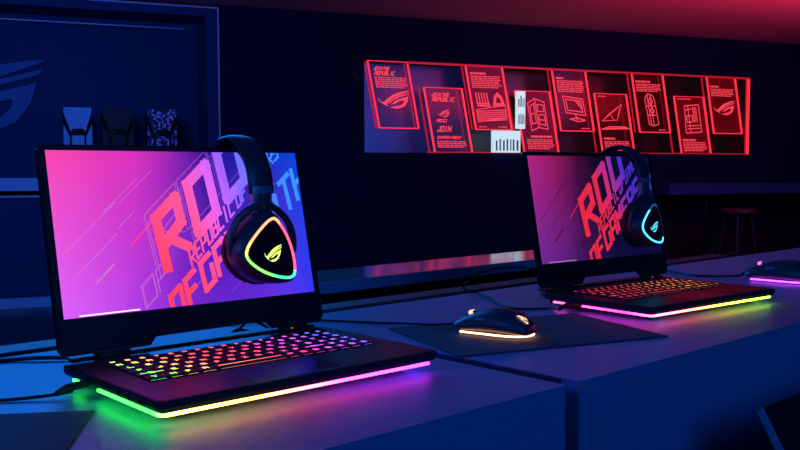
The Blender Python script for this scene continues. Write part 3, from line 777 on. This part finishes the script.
# ================================================================== HEADSETS
def headset(lx, ly, th, a, yaw, label, ringcol, ringstr, logocol, tilt, drop=0.0, sc_=1.0):
    top_b = HB + math.sin(tilt) * (DH + .007); top_z = HZ + math.cos(tilt) * (DH + .007)
    c, s = math.cos(th), math.sin(th)
    bx = top_b + .004
    r = tag(empty('gaming_headset', (lx + c * a - s * bx, ly + s * a + c * bx, top_z), th + yaw), label, 'headset')
    r.scale = (sc_, sc_, sc_)
    # band: arch in the y-z plane, resting on the lid's top edge
    def arch(R1, R2, zc, n=26, lim=1.75):
        return [(-R1 * math.sin(q), zc + R2 * math.cos(q)) for q in [lim - 2 * lim * i / n for i in range(n + 1)]]
    def bandmesh(name, R1, R2, zc, w, t, m, lim):
        mb = MB(); P = arch(R1, R2, zc, lim=lim); rings = []
        for i, (y, z) in enumerate(P):
            a0 = P[max(i - 1, 0)]; b0 = P[min(i + 1, len(P) - 1)]
            ty, tz = b0[0] - a0[0], b0[1] - a0[1]; L_ = math.hypot(ty, tz); ny, nz = -tz / L_, ty / L_
            if (ny * y + nz * (z - zc)) < 0: ny, nz = -ny, -nz
            sec = chaikin([(-w / 2, -t / 2), (w / 2, -t / 2), (w / 2, t / 2), (-w / 2, t / 2)], 2)
            rings.append([(x_, y + ny * q_, z + nz * q_) for x_, q_ in sec])
        mb.loft(rings); return mb.build(name, m, r, smooth=True)
    bandmesh('headband', .058, .070, -.0585, .037, .009, M['headset'], 1.60)
    bandmesh('band_cushion', .0515, .0580, -.0580, .027, .006, M['leather'], 1.25)
    CS = 1.10
    T, Lf, R = (.004, .041), (-.037, -.003), (.034, -.036)
    tri = [(.000, .041), (-.019, .025), (-.037, .004), (-.036, -.010), (-.008, -.029), (.028, -.038), (.037, -.030), (.029, .008), (.010, .038)]
    tri = [(p * CS, q * CS) for p, q in tri]
    def prof(k, ox=0, oz=0, rnd=0.0):
        P = chaikin(tri, 2)
        out = []
        for (x_, z_) in P:
            rr = math.hypot(x_, z_); t_ = .043 / rr
            x_, z_ = x_ * (1 + (t_ - 1) * rnd), z_ * (1 + (t_ - 1) * rnd)
            out.append((x_ * k + ox, z_ * k + oz))
        return out
    zc = -.132 - drop
    for sgn, yo in ((-1, -.034), (1, .006)):
        f = lambda d: yo + sgn * d
        # swivel slider and fork
        mb = MB(); mb.box((-.0145, f(.0235) - .005, -.086), (.0145, f(.0235) + .005, -.050), bev=.002); mb.build('slider', M['satin'], r, smooth=True)
        mb = MB(); F_ = [(-.047, zc - .004), (-.047, zc + .018), (-.036, zc + .040), (-.015, zc + .054), (0, zc + .057), (.018, zc + .053), (.038, zc + .036), (.047, zc + .014), (.047, zc - .006)]
        mb.tube(catmull([(x_, f(.026), z_) for x_, z_ in F_], 5), .0048, 8); mb.build('fork', M['headset'], r, smooth=True)
        mb = MB(); mb.tube([(.0, f(.024), -.082), (.0, f(.024), -.060)], .011, 14); mb.build('swivel', M['headset'], r, smooth=True)
        # ear pad, cup
        mb = MB(); mb.loft([[(x_, f(d), z_ + zc) for x_, z_ in prof(k, 0, 0, .65)] for d, k in ((.0, 1.00), (.002, 1.12), (.008, 1.19), (.013, 1.17), (.016, 1.08))]); mb.build('ear_pad', M['leather'], r, smooth=True)
        mb = MB(); mb.loft([[(x_, f(d), z_ + zc) for x_, z_ in prof(k, 0, 0, rn)] for d, k, rn in ((.014, 1.06, .55), (.018, 1.17, .45), (.030, 1.18, .3), (.038, 1.12, .15), (.044, 1.02, .05), (.046, .95, 0))]); cup = mb.build('ear_cup', M['headset'], r, smooth=True)
        mb = MB(); mb.loft([[(x_, f(d), z_ + zc) for x_, z_ in prof(k)] for d, k in ((.0455, .86), (.0475, .86), (.0482, .84))]); mb.build('cup_plate', M['bezel'], cup, smooth=True)
        rp_ = prof(.925); rp_ = [(p[0] + (q[0] - p[0]) * k / 5, p[1] + (q[1] - p[1]) * k / 5) for p, q in zip(rp_, rp_[1:] + rp_[:1]) for k in range(5)]
        mb = MB(); mb.tube([(x_, f(.0468), z_ + zc) for x_, z_ in rp_], .0017, 8, closed=True)
        mb.build('light_ring', ringstr, cup, smooth=True, colfn=lambda c_: ringcol(c_.x, c_.z - zc))
        mb = MB(); emblem(mb, lambda p, q: ((p - .5) * .027 + .001, f(.0486), (q - .5) * .022 + zc - .004)); mb.build('cup_emblem', logocol, cup, fix=False)
    # microphone boom stub and cable
    return r
def rc1(x, z):
    if x > .012 and z > -.028: return lin(255, 80, 110)
    if z > .012: return lin(255, 150, 100)
    if z > -.006 and x < 0: return lin(240, 225, 90)
    if x < .002: return lin(120, 240, 90)
    return lin(60, 235, 150)
headset(-.2217, .8189, .7308, .261, 0.0, 'black headset with triangular multicoloured light ring hung on the near laptop', rc1, emat('multicolour ring', 2.6), emat('yellow emblem', 1.6, lin(225, 255, 110)), .2242)
def rc2(x, z):
    if x > .010 and z > -.026: return lin(4, 14, 30)
    if z > .030: return lin(10, 50, 90)
    return lin(70, 200, 255)
headset(.3869, 1.382, .6663, .270, math.radians(4), 'black headset with pale cyan light ring hung on the far laptop', rc2, emat('cyan ring', 2.6), emat('cyan emblem', 1.4, lin(90, 215, 255)), .1967, drop=.012, sc_=.95)

# ================================================================== MICE
def mouse(loc, rz, label, glow, glowmat, cab, s=1.0):
    r = tag(empty('gaming_mouse', loc, rz), label, 'computer mouse', 'black glowing computer mice'); r.scale = (s, s, s)
    # +x is the nose
    st = [(-.063, .016, .006, .012), (-.060, .024, .004, .022), (-.050, .030, .003, .032), (-.035, .034, .003, .0395), (-.015, .034, .003, .0425), (.005, .0315, .003, .0415), (.025, .030, .003, .0365), (.045, .0305, .0035, .029), (.056, .029, .006, .0235), (.063, .024, .010, .0190)]
    def section(x, hw, z0, z1, n=28):
        out = []
        for k in range(n):
            a = 2 * PI * k / n; c, s_ = math.cos(a), math.sin(a)
            e = .72
            yy = math.copysign(abs(c) ** e, c) * hw; zz = math.copysign(abs(s_) ** (.8 if s_ > 0 else .5), s_)
            zm = z0 + (z1 - z0) * .38
            zz = zm + (zz * (z1 - zm) if zz > 0 else zz * (zm - z0))
            if zz > zm: yy *= 1 - .22 * ((zz - zm) / (z1 - zm)) ** 2
            else: yy *= 1 - .10 * (1 - (zz - z0) / max(1e-5, zm - z0))
            out.append((x, yy, zz))
        return out
    P = catmull([Vector((a, b, 0)) for a, b, c, d in st], 3); Q = catmull([Vector((c, d, 0)) for a, b, c, d in st], 3)
    mb = MB(); mb.loft([section(p.x, p.y, q.x, q.y) for p, q in zip(P, Q)]); mb.build('shell', M['headset'], r, smooth=True)
    # underglow band around the foot of the shell
    mb = MB(); base = [(x, y) for x, y in [(-.061, 0), (-.057, .019), (-.045, .0285), (-.02, .0315), (.01, .0292), (.035, .0282), (.050, .0272)]]
    ring = catmull([(x, y, .0042) for x, y in base[1:]], 5)
    ring2 = [Vector((p.x, -p.y, p.z)) for p in ring]
    rear = catmull([(-.057, .019, .0042), (-.0615, .010, .0042), (-.063, 0, .0042), (-.0615, -.010, .0042), (-.057, -.019, .0042)], 5)
    mb.tube(list(reversed(ring)) + rear[1:-1] + ring2, .0014, 6); mb.build('underglow_light', glowmat, r, smooth=True)
    mb = MB(); mb.tube([(.042, -.0044, .0305), (.042, .0044, .0305)], .0054, 18); mb.build('scroll_wheel', M['rubber'], r, smooth=True)
    mb = MB(); mb.tube([(.042, -.0048, .0322), (.042, .0048, .0322)], .0040, 18); mb.build('wheel_light', glow, r, smooth=True)
    # button seam, side buttons
    mb = MB(); mb.tube([(.0475, 0, .0276), (.052, 0, .0256), (.059, 0, .0222)], .0008, 6); mb.build('button_split', M['rubber'], r)
    mb = MB(); mb.tube([(.004, .0300, .0275), (.012, .0298, .0268), (.022, .0292, .0262)], .0022, 8); mb.build('side_button', M['satin'], r, smooth=True)
    # emblem on the hump, lying on the rear slope
    mb = MB()
    def onhump(p, q):
        x = -.0605 + q * .017; y = (p - .5) * .017 + .010
        # height of the shell at x,y
        j = min(range(len(P)), key=lambda i: abs(P[i].x - x)); hw, z0, z1 = P[j].y, Q[j].x, Q[j].y
        j2 = min(j + 1, len(P) - 1)
        if P[j2].x != P[j].x:
            t = (x - P[j].x) / (P[j2].x - P[j].x); hw += (P[j2].y - hw) * t; z0 += (Q[j2].x - z0) * t; z1 += (Q[j2].y - z1) * t
        zm = z0 + (z1 - z0) * .38; k = min(.98, abs(y) / hw)
        c = k ** (1 / .72); zz = zm + (z1 - zm) * (max(0, 1 - c * c) ** .5) ** .8
        return (x, y, zz + .0012)
    emblem(mb, onhump); mb.build('hump_emblem', glow, r, fix=False)
    # tail cable (drawn in world space, so undo the root transform)
    inv = (Matrix.Translation(loc) @ Matrix.Rotation(rz, 4, 'Z') @ Matrix.Scale(s, 4)).inverted()
    pts = [inv @ Vector(p) for p in cab]
    mb = MB(); mb.tube(catmull([(.060, 0, .013), (.070, 0, .011)] + [tuple(p) for p in pts], 8), .0019, 8); mb.build('cable', M['cable'], r, smooth=True)
    mb = MB(); mb.tube([(.060, 0, .013), (.076, 0, .0105)], [.0036, .0024], 10); mb.build('strain_relief', M['rubber'], r, smooth=True)
M['peach'] = emat('peach glow', 8.0, lin(255, 178, 128)); M['peach_logo'] = emat('peach emblem glow', 1.5, lin(255, 205, 165))
M['violet'] = emat('violet glow', 8.0, lin(205, 60, 245)); M['violet_logo'] = emat('violet emblem glow', 1.2, lin(240, 120, 235))
mouse((.137, 1.292, .0022), math.radians(149), 'black mouse with peach underglow on the pad between the laptops', M['peach_logo'], M['peach'],
      [(.045, 1.355, .006), (.015, 1.370, .0045), (-.03, 1.392, .0022), (-.10, 1.412, .0022), (-.16, 1.418, .003), (-.22, 1.40, .003), (-.26, 1.38, .003)], s=.90)
mouse((.808, 1.905, .0), math.radians(138), 'black mouse with violet underglow at the right edge behind the far laptop', M['violet_logo'], M['violet'],
      [(.735, 1.965, .006), (.70, 1.985, .003), (.664, 2.00, .0022), (.64, 2.05, .0022), (.616, 2.13, .0025), (.575, 2.14, .003), (.52, 2.10, .003)], s=1.12)

# ================================================================== LOOSE CABLES
def plug(pts, th, lx, ly, b):
    pass
def Lw(lx, ly, th, a, b, z): return (lx + math.cos(th) * a - math.sin(th) * b, ly + math.sin(th) * a + math.cos(th) * b, z)
p1 = lambda a, b, z: Lw(-.2217, .8189, .7308, a, b, z)
p2 = lambda a, b, z: Lw(.3869, 1.382, .6663, a, b, z)
def plugcable(name, lab, plugpts, pts):
    r = tag(empty(name, pts[0]), lab, 'cable'); o = Vector(pts[0])
    mb = MB(); mb.tube([Vector(p) - o for p in catmull(pts, 10)], .0019, 8); mb.build('cord', M['cable'], r, smooth=True)
    mb = MB(); mb.tube([Vector(p) - o for p in plugpts], [.0042, .0042, .0030], 10); mb.build('plug', M['rubber'], r, smooth=True)
plugcable('power_cable', 'black cable plugged into the left side of the near laptop', [p1(.001, .160, .0168), p1(-.022, .158, .0150), p1(-.034, .156, .0115)],
          [p1(-.032, .156, .0118), (-.345, .938, .0075), (-.372, .933, .004), (-.412, .924, .0021), (-.47, .915, .0021), (-.56, .90, .0021)])
plugcable('power_cable', 'black looping cable plugged into the left side of the far laptop', [p2(.001, .160, .0168), p2(-.022, .158, .0120), p2(-.034, .160, .0075)],
          [p2(-.032, .160, .0080), (.251, 1.535, .0022), (.203, 1.530, .0022), (.175, 1.575, .0022), (.166, 1.65, .0022), (.150, 1.712, .004), (.134, 1.715, .006), (.120, 1.70, .016), (.128, 1.70, .030), (.155, 1.74, .040), (.20, 1.77, .046), (.26, 1.80, .042), (.33, 1.82, .02)])
tag(cable('loose_cable', [(-.62, 1.055, .0024), (-.50, 1.118, .0024), (-.45, 1.128, .004), (-.40, 1.130, .0030), (-.33, 1.13, .0024), (-.27, 1.16, .0024)], .0026, None), 'thick black cable running behind the near laptop from the left edge', 'cable')
tag(cable('loose_cable', [p1(.19, .285, .0024), p1(.215, .275, .0024), p1(.245, .29, .012), p1(.27, .30, .022), p1(.30, .29, .012), p1(.33, .31, .0024), p1(.31, .36, .0024)], .0022, None), 'thin black cable arching behind the hinge of the near laptop', 'cable')
tag(cable('loose_cable', [p1(.225, .34, .0024), p1(.262, .32, .0030), p1(.275, .31, .018), p1(.30, .315, .030), p1(.325, .30, .015), p1(.36, .33, .0024)], .0022, None), 'thin black looped cable behind the right hinge of the near laptop', 'cable')
tag(cable('loose_cable', [p2(.155, .31, .0022), p2(.18, .30, .010), p2(.215, .29, .018), p2(.25, .29, .014), p2(.29, .30, .0022), p2(.36, .33, .0022)], .0020, None), 'thin black cable arching behind the far laptop', 'cable')

# ================================================================== slanted black board at the lower right
DUv = Vector((math.cos(AD), math.sin(AD), 0)); DNv = Vector((-math.sin(AD), math.cos(AD), 0))
bo = tag(empty('slanted_board', (.439, 1.083, -.05), AD), 'black slanted board with a pale left edge in front of the far desk', 'board')
dn = (-.026 * 2.2, -.0455 * 2.2)    # toward the viewer and down (desk normal, z)
q = [(0, 0, 0), (.60, 0, 0), (.60, dn[0] * 2.2, dn[1] * 2.2), (0, dn[0] * 2.2, dn[1] * 2.2)]
mb = MB(); mb.add(q + [(x, y + .006, z - .008) for x, y, z in q], [[0, 1, 2, 3], [7, 6, 5, 4], [0, 4, 5, 1], [1, 5, 6, 2], [2, 6, 7, 3], [3, 7, 4, 0]]); mb.build('board_face', M['board'], bo)
mb = MB(); mb.add([(-.0020, 0, .0005), (0, 0, .0005), (0, dn[0] * 2.2, dn[1] * 2.2 + .0005), (-.0020, dn[0] * 2.2, dn[1] * 2.2 + .0005)] + [(x, y + .006, z - .008) for x, y, z in [(-.0020, 0, 0), (0, 0, 0), (0, dn[0] * 2.2, dn[1] * 2.2), (-.0020, dn[0] * 2.2, dn[1] * 2.2)]], [[0, 1, 2, 3], [7, 6, 5, 4], [0, 4, 5, 1], [1, 5, 6, 2], [2, 6, 7, 3], [3, 7, 4, 0]]); mb.build('edge_strip', M['sidegrey'], bo)
mb = MB(); mb.box((.25, .012, ZF + .01), (.29, .03, -.06)); mb.build('support_post', M['metal'], bo)
mb = MB(); mb.box((.12, -.16, ZF), (.42, .06, ZF + .012)); mb.build('foot_plate', M['metal'], bo)

# ================================================================== LIGHT
wd = bpy.data.worlds.new('world'); sc.world = wd; wd.use_nodes = True
bg = wd.node_tree.nodes['Background']; bg.inputs['Color'].default_value = (.01, .04, .25, 1); bg.inputs['Strength'].default_value = .25
def area(name, loc, target, size, power, color, sy=None):
    d = bpy.data.lights.new(name, 'AREA'); d.energy = power; d.color = color; d.size = size
    if sy: d.shape = 'RECTANGLE'; d.size_y = sy
    o = bpy.data.objects.new(name, d); col.objects.link(o); o.location = loc
    o.rotation_euler = (Vector(target) - Vector(loc)).to_track_quat('-Z', 'Y').to_euler(); return o
# unseen area lights added for the blue room light and red ceiling glow
area('blue_key_light', (-1.1, 3.2, 1.5), (.2, 1.4, 0), 1.8, 64, (.01, .22, 1.0))
area('blue_front_light', (1.5, -.7, 1.35), (.85, 1.2, -.1), 1.6, 30, (.01, .18, 1.0))
area('blue_side_light', (-1.6, -.4, 1.2), (.0, 1.2, .05), 1.2, 18, (.01, .16, 1.0))
area('blue_shelf_light', tuple(WM @ Vector((-3.2, -2.6, 1.3))), tuple(WM @ Vector((-2.6, 0, .2))), 1.0, 34, (.03, .18, 1.0))
area('blue_wall_light', tuple(WM @ Vector((2.5, -3.0, 1.5))), tuple(WM @ Vector((2.0, 0, -.2))), 2.5, 40, (.01, .16, 1.0))
area('red_ceiling_light', tuple(WM @ Vector((2.4, -2.2, 1.10))), tuple(WM @ Vector((2.4, -1.2, 1.575))), 3.4, 30, (1.0, .010, .03), sy=.5)

sc.view_settings.view_transform = 'Standard'
sc.view_settings.look = 'None'
sc.view_settings.exposure = 0
sc.cycles.use_denoising = True
sc.cycles.max_bounces = 6
